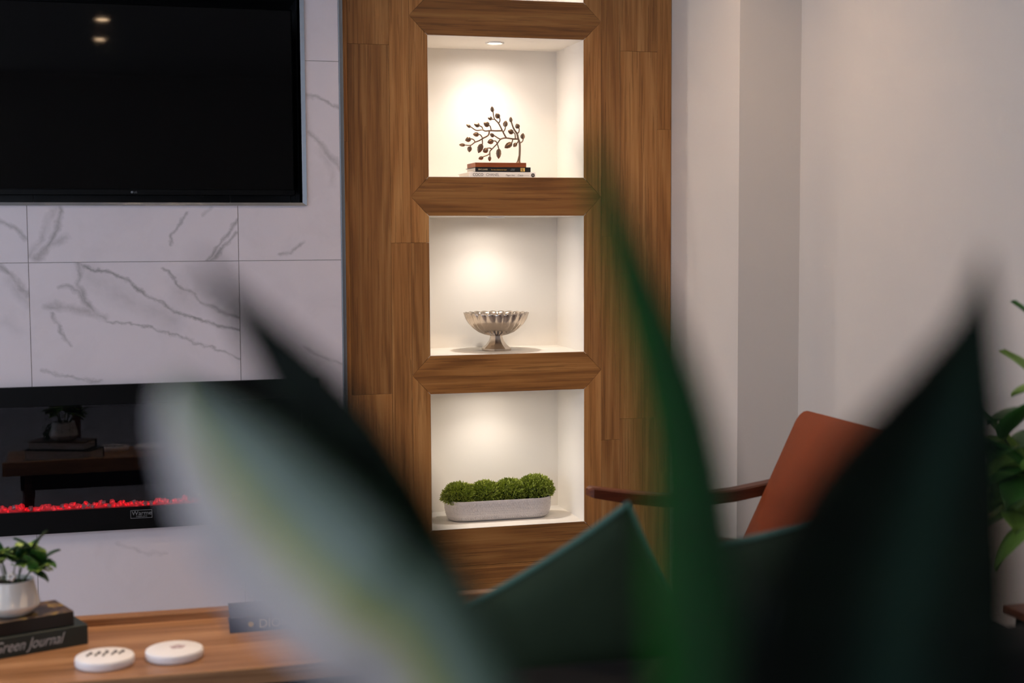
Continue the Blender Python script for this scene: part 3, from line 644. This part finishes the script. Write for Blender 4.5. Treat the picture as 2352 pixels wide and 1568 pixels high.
for (mx, mr, mz) in ((-.134, .052, .090), (-.046, .050, .093), (.043, .051, .095), (.132, .055, .101)):
    bm = bm_new()
    for q in range(1250):
        u = random.uniform(-.35, 1); a = random.uniform(0, 2*PI); s = math.sqrt(1-u*u); d = Vector((s*math.cos(a), s*math.sin(a), u))
        base = Vector((mx, 0, mz-.012))+Vector((d.x*mr*1.12, d.y*mr*1.05, d.z*mr*.86))*random.uniform(.72, .98)
        for h in range(4):
            dd = (d+Vector((random.uniform(-.9, .9), random.uniform(-.9, .9), random.uniform(-.5, .9)))).normalized()
            sd = dd.cross(Vector((random.random(), random.random(), random.random()))).normalized(); ln = random.uniform(.009, .0155); wd = .0021
            nrm = dd.cross(sd)*.0006; b0 = base
            vv = [bm.verts.new(b0), bm.verts.new(b0+dd*ln*.55+sd*wd), bm.verts.new(b0+dd*ln), bm.verts.new(b0+dd*ln*.55-sd*wd), bm.verts.new(b0+dd*ln*.5+nrm)]
            for i0, i1 in ((0, 1), (1, 2), (2, 3), (3, 0)): bm.faces.new((vv[i0], vv[i1], vv[4]))
    tag(obj('foliage', bm, M['boxwood'], pl), kind='stuff')
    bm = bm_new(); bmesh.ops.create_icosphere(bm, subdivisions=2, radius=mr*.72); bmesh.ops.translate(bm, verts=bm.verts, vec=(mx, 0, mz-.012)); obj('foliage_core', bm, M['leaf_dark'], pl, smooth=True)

# ================================================================== COFFEE TABLE AND WHAT STANDS ON IT
TZ = 0.452
tb = thing('coffee_table', 'low brown wooden coffee table with a raised back ledge', 'table', (0.20, 3.005, 0), math.radians(-1.2))
obj('tabletop', box(bm_new(), -.66, .66, -.205, .205, TZ-.034, TZ, .003, 2), M['tablewood'], tb)
obj('back_ledge', box(bm_new(), -.66, .66, .190, .225, TZ-.034, TZ+.018, .003, 2), M['tablewood'], tb)
obj('apron', box(bm_new(), -.60, .60, -.165, .165, TZ-.10, TZ-.034), M['blackmatt'], tb)
for sx in (-1, 1):
    for sy in (-1, 1): obj('leg', tube(bm_new(), [(sx*.60, sy*.165, 0), (sx*.57, sy*.15, TZ-.034)], [.014, .020], 12), M['walnut'], tb, smooth=True)
def coaster(x, y, rz, label):
    t = thing('coaster', label, 'coaster', (x, y, TZ), rz, 'round white coasters on the coffee table')
    obj('disc', lathe(bm_new(), [(0, 0), (.0545, 0), (.0570, .0015), (.0580, .005), (.0580, .014), (.0565, .0175), (.054, .0188), (0, .0190)], 48), M['marblewhite'], t, smooth=False, auto=50)
    return t
c1 = coaster(-.056, 2.908, 0, 'round white coaster with dark slanted lettering, beside the green book')
for k, (x, a, l) in enumerate(((-.030, .2, .022), (-.014, .25, .026), (.001, .15, .034), (.018, .25, .026), (.032, .2, .022))):
    P = catmull([(x-.004, -.5*l, .0192), (x-.002, -.1*l, .0192), (x+.005, .25*l, .0192), (x+.002, .5*l, .0192)], 4)
    obj('lettering', tube(bm_new(), [p+Vector((0, .008, 0)) for p in P], [.0022]*len(P), 6, flat=1), M['inkgrey'], c1)
c2 = coaster(.080, 2.918, .3, 'round white coaster with a faint rose print, right of the lettered one')
for k in range(5):
    a = 2*PI*k/5; obj('petal_print', prism(bm_new(), [(.009*math.cos(a)+.008*math.cos(u), .009*math.sin(a)+.005*math.sin(u)) for u in [2*PI*h/10 for h in range(10)]], .0189, .0193, 'Z'), M['rosegrey'], c2, (.008, .004, 0))
# stack of books, pot plant
RZ = math.radians(21)
def big_book(label, loc, L, D, h, cover, top=None, rz=RZ):
    t = thing('book', label, 'book', loc, rz)
    ct = .003; bm = bm_new(); box(bm, -L/2, L/2, -D/2, D/2, 0, ct, .001); box(bm, -L/2, L/2, -D/2, -D/2+ct, ct*.5, h-ct*.5, .0008)
    obj('cover', bm, cover, t); obj('front_board', box(bm_new(), -L/2, L/2, -D/2, D/2, h-ct, h, .001), top or cover, t)
    obj('pages', box(bm_new(), -L/2+.005, L/2-.005, -D/2+ct, D/2-.005, ct, h-ct), M['paper'], t)
    return t
e1 = Vector((math.cos(RZ), math.sin(RZ), 0)); e2 = Vector((-math.sin(RZ), math.cos(RZ), 0))
BR_ = Vector((-.0915, 3.066, TZ))
g1 = big_book('thick dark green hardback book with silver script, lowest in the stack', BR_-e1*.135+e2*.066, .27, .132, .042, M['greencover'])
text('spine_lettering', 'Green Journal', .032, M['silverprint'], g1, (-.062, -.0665, .012), (PI/2, 0, 0), shear=.45, sx=.78)
g2 = big_book('black hardback book with brown and gold patterned cover under the pot', BR_-e1*(.026+.115)+e2*(.008+.058)+Vector((0, 0, .0422)), .23, .116, .031, M['blackcover'], M['patcover'])
PZ = TZ+.0422+.0312
pot = thing('potted_plant', 'small white pot of green artificial leaves on the book stack', 'potted plant', (-.240, 3.078, PZ))
obj('pot', lathe(bm_new(), [(0, 0), (.036, 0), (.039, .002), (.0545, .018), (.0555, .021), (.0545, .024), (.0440, .066), (.0435, .072), (.0415, .072), (.041, .062), (0, .060)], 40), M['potwhite'], pot, auto=45)
obj('soil', lathe(bm_new(), [(0, .0605), (.0408, .0605), (.0408, .063), (0, .064)], 24), M['soil'], pot)
def leaf_mesh(ln, wd, curl=.3, n=7):
    bm = bm_new(); rows = []
    for i in range(n):
        t = i/(n-1); wp = math.sin(PI*min(.98, t**.8*.95+.03))**.8; z = -curl*ln*t*t
        rows.append([bm.verts.new((u*wd*wp, ln*t, z+abs(u)*wd*.25+dz)) for dz in (0, -.0009) for u in (-1, -.5, 0, .5, 1)])
    for a, b in zip(rows, rows[1:]):
        for j in range(4): bm.faces.new((a[j], a[j+1], b[j+1], b[j])); bm.faces.new((a[5+j], b[5+j], b[6+j], a[6+j]))
        bm.faces.new((a[0], b[0], b[5], a[5])); bm.faces.new((a[4], a[9], b[9], b[4]))
    bmesh.ops.recalc_face_normals(bm, faces=bm.faces)
    me = bpy.data.meshes.new('leaf'); bm.to_mesh(me); bm.free()
    for p in me.polygons: p.use_smooth = True
    return me
def spray(parent, base, tip, meshes, n, spread=.8, r=.0016, scale=1.0, tail=.35):
    base, tip = Vector(base), Vector(tip); mid = (base+tip)/2+Vector((random.uniform(-.01, .01), random.uniform(-.01, .01), .01))
    P = catmull([base, mid, tip], 5); obj('stem', tube(bm_new(), P, [r*(1-.5*i/len(P)) for i in range(len(P))], 6), M['stem'], parent, smooth=True)
    for k in range(n):
        t = 1-tail*k/max(1, n-1); p = P[min(len(P)-1, int(t*(len(P)-1)))]; ax = (tip-base).normalized()
        a = k*2.4+random.uniform(-.3, .3); side = ax.orthogonal().normalized(); side.rotate(Matrix.Rotation(a, 3, ax))
        d = (ax*(1-spread*.6)+side*spread).normalized() if k else ax
        o = link('leaf', random.choice(meshes), parent, p); q = d.to_track_quat('Y', 'Z'); o.rotation_euler = q.to_euler(); s = scale*random.uniform(.85, 1.15); o.scale = (s, s, s)
def with_mat(me, m): me.materials.append(m); return me
lm = [with_mat(leaf_mesh(.040, .0165), M['leaf_mid']), with_mat(leaf_mesh(.040, .0165), M['leaf_dark']), with_mat(leaf_mesh(.034, .015), M['leaf_bright'])]
for (dx, dy, dz, n) in ((.045, -.01, .135, 9), (.062, .005, .105, 8), (.018, -.02, .118, 8), (-.02, -.02, .135, 9), (-.045, .0, .12, 8), (.03, .03, .11, 7), (-.03, .03, .11, 7), (.052, -.022, .092, 6)):
    spray(pot, (dx*.3, dy*.5, .06), (dx, dy, dz), lm, n)
for k in range(3):   # trailing strand on the left
    spray(pot, (-.03, -.01+.01*k, .068), (-.068, -.02+.012*k, .02-.01*k), [lm[1]], 9, spread=.9, scale=.5, tail=.9)
bm = bm_new()
for k in range(5):
    a = 2*PI*k/5; d = Vector((math.cos(a), -.3, math.sin(a))).normalized()
    bmesh.ops.create_icosphere(bm, subdivisions=1, radius=.005, matrix=Matrix.Translation(d*.006) @ Matrix.Diagonal((1, .5, 1, 1)))
obj('flower', bm, M['petal'], pot, (.002, -.045, .088), smooth=True)
nb = big_book('navy blue hardback book with gold lettering beside the olive-striped leaf', Vector((.203+.12, 3.055+.064, TZ)), .24, .126, .034, M['navycover'], rz=math.radians(-2))
bm = bm_new(); lathe(bm, [(0, 0), (.0055, 0), (.0055, .0005), (0, .0005)], 20); obj('spine_dot', bm, M['gold'], nb, (-.076, -.0634, .017), (PI/2, 0, 0))
text('spine_lettering', 'DIOR', .026, M['palegold'], nb, (-.060, -.0636, .008), (PI/2, 0, 0), sx=1.0)

# ================================================================== LEATHER ARMCHAIR
ch = thing('armchair', 'brown leather lounge chair with dark walnut arms by the corner', 'armchair', (1.30, 3.05, 0))
# local frame: chair faces -X; y +/-0.28
def lean(t): return (1.445-1.30+.245*t, .34+.505*t)   # along the backrest from seat to top
bm = bm_new(); n, m_ = 44, 30; hw = .262
F, Bk = [], []
for i in range(n):
    t = i/(n-1); rf, rb = [], []
    for j in range(m_):
        u = -1+2*j/(m_-1)
        x, z = lean(t); uu = u*hw; zz = z
        cu, ct_ = max(0.0, (abs(u)-.86)/.14), max(0.0, (t-.93)/.07)   # rounded top corners
        if cu > 0 and ct_ > 0:
            q = max(cu, ct_)/math.hypot(cu, ct_); uu = math.copysign(hw*(.86+.14*cu*q), u); x, zz = lean(.93+.07*ct_*q)
        puff = .016*(1-u**6)*(1-(2*t-1)**6); nx, nz = -.90, .43
        rf.append(bm.verts.new((x+nx*(.022+puff), uu, zz+nz*(.022+puff)))); rb.append(bm.verts.new((x-nx*(.020+puff*.4), uu, zz-nz*.020)))
    F.append(rf); Bk.append(rb)
for i in range(n-1):
    for j in range(m_-1): bm.faces.new((F[i][j], F[i][j+1], F[i+1][j+1], F[i+1][j])); bm.faces.new((Bk[i][j], Bk[i+1][j], Bk[i+1][j+1], Bk[i][j+1]))
    bm.faces.new((F[i][0], F[i+1][0], Bk[i+1][0], Bk[i][0])); bm.faces.new((F[i][-1], Bk[i][-1], Bk[i+1][-1], F[i+1][-1]))
for j in range(m_-1): bm.faces.new((F[0][j], Bk[0][j], Bk[0][j+1], F[0][j+1])); bm.faces.new((F[-1][j], F[-1][j+1], Bk[-1][j+1], Bk[-1][j]))
bmesh.ops.recalc_face_normals(bm, faces=bm.faces); obj('backrest', bm, M['leather'], ch, auto=60)
bm = bm_new(); box(bm, -.33, .165, -.255, .255, .30, .40, .03, 4); obj('seat', bm, M['leather'], ch, auto=60)
for s in (-1, 1):
    y = s*.297
    prof = [(-.195, .672, .018), (-.185, .676, .026), (-.10, .662, .030), (0.0, .648, .031), (.10, .645, .031), (.20, .652, .031), (.285, .664, .030), (.36, .676, .026)]
    bm = bm_new(); R_ = []
    for (x, zt, th) in prof:
        wv = .022 if x > -.19 else .014
        R_.append([bm.verts.new(p) for p in ((x, y-wv, zt-th), (x, y+wv, zt-th), (x, y+wv, zt-.004), (x, y+wv-.005, zt), (x, y-wv+.005, zt), (x, y-wv, zt-.004))])
    for a, b in zip(R_, R_[1:]):
        for k in range(6): bm.faces.new((a[k], a[(k+1) % 6], b[(k+1) % 6], b[k]))
    bm.faces.new(R_[0][::-1]); bm.faces.new(R_[-1]); bmesh.ops.recalc_face_normals(bm, faces=bm.faces); obj('arm', bm, M['walnut'], ch, auto=35)
    obj('leg', tube(bm_new(), [(-.24, y, 0), (-.13, y, .40), (-.085, y, .645)], [.012, .019, .016], 10, flat=.8), M['walnut'], ch, smooth=True)
    obj('leg', tube(bm_new(), [(.36, y, 0), (.30, y, .34), (.318, y, .655)], [.012, .020, .016], 10, flat=.8), M['walnut'], ch, smooth=True)
    obj('side_rail', box(bm_new(), -.13, .31, y-.014, y+.014, .27, .315, .004), M['walnut'], ch)
obj('cross_rail', box(bm_new(), -.155, -.125, -.29, .29, .26, .30, .004), M['walnut'], ch)
obj('cross_rail', box(bm_new(), .285, .315, -.29, .29, .27, .31, .004), M['walnut'], ch)

# ================================================================== SIDE TABLE AND PLANT AT THE RIGHT
st = thing('side_table', 'small dark side table with a brown wooden top behind the armchair', 'side table', (1.832, 2.32, 0))
obj('tabletop', box(bm_new(), -.132, .132, -.15, .15, .535, .553, .003, 2), M['walnut'], st)
obj('apron', box(bm_new(), -.115, .115, -.13, .13, .49, .535), M['darkmetal'], st)
for sx in (-.107, .107):
    for sy in (-.12, .12): obj('leg', tube(bm_new(), [(sx*1.08, sy*1.08, 0), (sx, sy, .535)], [.009, .013], 10), M['darkmetal'], st, smooth=True)
hp = thing('potted_plant', 'leafy bright green plant in a pale lilac pot on the side table', 'potted plant', (1.848, 2.32, .553))
obj('pot', lathe(bm_new(), [(0, 0), (.052, 0), (.058, .003), (.072, .06), (.079, .125), (.080, .135), (.074, .135), (.072, .118), (0, .113)], 36), M['lilacpot'], hp, auto=45)
obj('soil', lathe(bm_new(), [(0, .114), (.0715, .114), (.0715, .119), (0, .121)], 24), M['soil'], hp)
bl = [with_mat(leaf_mesh(.125, .040, .45), M['leaf_mid']), with_mat(leaf_mesh(.125, .040, .45), M['leaf_bright']), with_mat(leaf_mesh(.105, .034, .5), M['leaf_bright'])]
for (dx, dy, dz, n) in ((-.10, .06, .50, 3), (-.20, .10, .36, 8), (-.19, .04, .30, 8), (-.17, .12, .26, 8), (-.09, -.05, .44, 5), (-.08, .10, .40, 5), (-.20, .07, .22, 6), (-.08, -.10, .34, 5)):
    spray(hp, (dx*.2, dy*.2, .11), (dx, dy, dz), bl, n, r=.003)

# ================================================================== SOFA AND CUSHIONS
so = thing('sofa', 'black upholstered sofa seen from behind', 'sofa', (1.00, 2.085, 0))
obj('base', box(bm_new(), -.56, .56, -.40, .40, .10, .26, .02, 3), M['sofa'], so)
obj('back', box(bm_new(), -.56, .56, -.46, -.29, .12, .735, .04, 4), M['sofa'], so, auto=50)
for sx in (-1, 1): obj('arm', box(bm_new(), sx*.56-.06, sx*.56+.06, -.44, .40, .12, .56, .03, 4), M['sofa'], so, auto=50)
for sx in (-1, 1): obj('seat_cushion', box(bm_new(), -.25+sx*.25, .25+sx*.25, -.29, .41, .26, .38, .04, 4), M['sofa'], so, auto=50)
for sx in (-.52, .52):
    for sy in (-.36, .34): obj('leg', tube(bm_new(), [(sx, sy, 0), (sx, sy, .11)], [.014, .02], 10), M['walnut'], so, smooth=True)
def cushion(label, corner, e1, nrm, size, thick):
    """corner = the raised corner; e1 runs along the top edge"""
    e1 = Vector(e1).normalized(); nrm = Vector(nrm); nrm = (nrm-e1*nrm.dot(e1)).normalized(); e2 = nrm.cross(e1)
    if e2.z > 0: e2 = -e2
    c = Vector(corner)+e1*size/2+e2*size/2
    rot = Matrix((e1, e2, e1.cross(e2))).transposed()
    t = thing('cushion', label, 'cushion', c, 0, 'green cushions on the sofa'); t.rotation_euler = rot.to_euler()
    n = 22; h = size/2; bm = bm_new(); sh = []
    def pt(u, v):
        k = 1-.075*(1-abs(u)**2)*abs(v)**2; k2 = 1-.075*(1-abs(v)**2)*abs(u)**2
        return u*h*k2, v*h*k
    for s in (1, -1):
        rows = []
        for i in range(n+1):
            r = []
            for j in range(n+1):
                u, v = -1+2*i/n, -1+2*j/n; x, y = pt(u, v)
                z = s*thick*((1-u*u)*(1-v*v))**.42*(1+.05*math.sin(7*u+3*v))
                r.append(bm.verts.new((x, y, z)))
            rows.append(r)
        for i in range(n):
            for j in range(n): bm.faces.new((rows[i][j], rows[i+1][j], rows[i+1][j+1], rows[i][j+1]))
    bmesh.ops.remove_doubles(bm, verts=bm.verts, dist=1e-6); bmesh.ops.recalc_face_normals(bm, faces=bm.faces)
    b = obj('cushion_body', bm, M['velvet'], t, smooth=True)
    ed = [(-1+2*k/n, -1) for k in range(n)]+[(1, -1+2*k/n) for k in range(n)]+[(1-2*k/n, 1) for k in range(n)]+[(-1, 1-2*k/n) for k in range(n)]
    P = [Vector((*pt(u, v), 0)) for u, v in ed]; P += [P[0], P[1]]
    obj('piping', tube(bm_new(), P, .0045, 8), M['piping'], t, smooth=True)
    return t
cushion('dark green cushion with piping tinted as a lit edge, corner raised before the niches', (.676, 1.866, .925), (-.21, .040, -.120), (-.10, -.96, -.22), .385, .066)
cushion('dark green cushion leaning in front of the leather chair', (.749, 1.800, .868), (.175, .012, .040), (-.05, -.96, -.20), .45, .066)

# ================================================================== SNAKE PLANT ON ITS CONSOLE, CLOSE TO THE CAMERA
cn = thing('console_table', 'narrow dark console table carrying the snake plant', 'console table', (.18, .45, 0))
obj('tabletop', box(bm_new(), -.50, .50, -.16, .16, .70, .73, .004, 2), M['walnut'], cn)
for sx in (-.46, .46):
    for sy in (-.13, .13): obj('leg', box(bm_new(), sx-.018, sx+.018, sy-.018, sy+.018, 0, .70, .003), M['walnut'], cn)
sn = thing('snake_plant', 'large snake plant with upright dark green leaves and one with a painted pale reflection, nearest of all', 'plant', (.175, .425, .73))
obj('pot', lathe(bm_new(), [(0, 0), (.070, 0), (.076, .004), (.098, .16), (.102, .175), (.094, .175), (.090, .15), (0, .148)], 40), M['terracotta'], sn, auto=45)
obj('soil', lathe(bm_new(), [(0, .149), (.0895, .149), (.0895, .155), (0, .158)], 24), M['soil'], sn)
def blade(label, st, m, alpha=0.0, fold=.12, flip=1):
    """st: world points from tip to base with the half width there"""
    st = [(Vector(s[:3])-sn.location, s[3]) for s in st]
    P = catmull([s[0] for s in st], 6); Wd = catmull([(s[1], 0, 0) for s in st], 6); n = len(P)
    view = Vector((.262, .962, -.073)); bm = bm_new(); uvl = bm.loops.layers.uv.new('blade'); nu = 12
    fr, bk = [], []
    for i, p in enumerate(P):
        tg = (P[min(i+1, n-1)]-P[max(i-1, 0)]).normalized()
        wi = tg.cross(view).normalized()           # points to the right of a blade that hangs down from its tip
        if wi.x < 0: wi = -wi
        nr = tg.cross(wi).normalized()
        if nr.dot(view) > 0: nr = -nr              # towards the front
        ax = wi*math.cos(alpha)+nr*math.sin(alpha)*flip; nn = tg.cross(ax).normalized()
        if nn.dot(view) > 0: nn = -nn
        hw = max(.0003, Wd[i].x)/max(.25, math.cos(alpha))
        f_, b_ = [], []
        for j in range(nu+1):
            u = -1+2*j/nu; q = p+ax*hw*u+nn*(-fold*hw*(1-u*u)*2*.5)
            th = .0016*(1-.7*u*u)*min(1, hw/.004)
            f_.append((bm.verts.new(q+nn*th), (u+1)/2, i/(n-1))); b_.append((bm.verts.new(q-nn*th), (u+1)/2, i/(n-1)))
        fr.append(f_); bk.append(b_)
    def face(*vs_):
        f = bm.faces.new([v[0] for v in vs_])
        for lp, v in zip(f.loops, vs_): lp[uvl].uv = (v[1], v[2])
    for i in range(n-1):
        for j in range(nu):
            face(fr[i][j], fr[i][j+1], fr[i+1][j+1], fr[i+1][j]); face(bk[i][j], bk[i+1][j], bk[i+1][j+1], bk[i][j+1])
        face(fr[i][0], fr[i+1][0], bk[i+1][0], bk[i][0]); face(fr[i][nu], bk[i][nu], bk[i+1][nu], fr[i+1][nu])
    bmesh.ops.recalc_face_normals(bm, faces=bm.faces)
    return tag(obj('leaf', bm, m, sn, smooth=True), label)
blade('dark green leaf slanting up to the left', [(0.0263,0.5119,1.2935,0.0008),(0.0388,0.502,1.2761,0.0048),(0.0546,0.4909,1.2549,0.0102),(0.0693,0.48,1.2327,0.0141),(0.0821,0.4694,1.207,0.0168),(0.0934,0.4589,1.1789,0.0183),(0.1018,0.4495,1.1531,0.0193),(.135,.44,1.03,.018),(.150,.43,.875,.010)], M['snakeA'])
blade('olive-striped leaf with a window reflection painted on its pale half', [(0.0125,0.43,1.2597,0.0006),(0.0167,0.428,1.249,0.009),(0.0278,0.4237,1.2323,0.0186),(0.0446,0.4175,1.211,0.0247),(0.0652,0.4104,1.1904,0.0244),(0.0843,0.4088,1.1702,0.0221),(.125,.408,1.06,.021),(.150,.405,.875,.015)], M['snakeB'])
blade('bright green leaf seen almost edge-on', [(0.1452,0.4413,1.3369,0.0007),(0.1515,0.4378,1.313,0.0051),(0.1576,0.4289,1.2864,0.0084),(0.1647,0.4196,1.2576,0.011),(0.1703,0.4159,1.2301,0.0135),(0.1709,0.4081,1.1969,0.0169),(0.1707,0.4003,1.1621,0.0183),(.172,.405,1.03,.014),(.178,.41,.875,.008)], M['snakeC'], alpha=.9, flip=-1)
blade('broad blackish green leaf with a pointed tip', [(0.269,0.4044,1.2948,0.0006),(0.2626,0.3992,1.2719,0.007),(0.2539,0.3949,1.253,0.0154),(0.2458,0.3955,1.2311,0.0255),(0.2346,0.3915,1.2075,0.0351),(0.2255,0.387,1.1843,0.0399),(0.2211,0.3865,1.1618,0.0418),(.208,.395,1.03,.036),(.200,.405,.875,.014)], M['snakeD'])
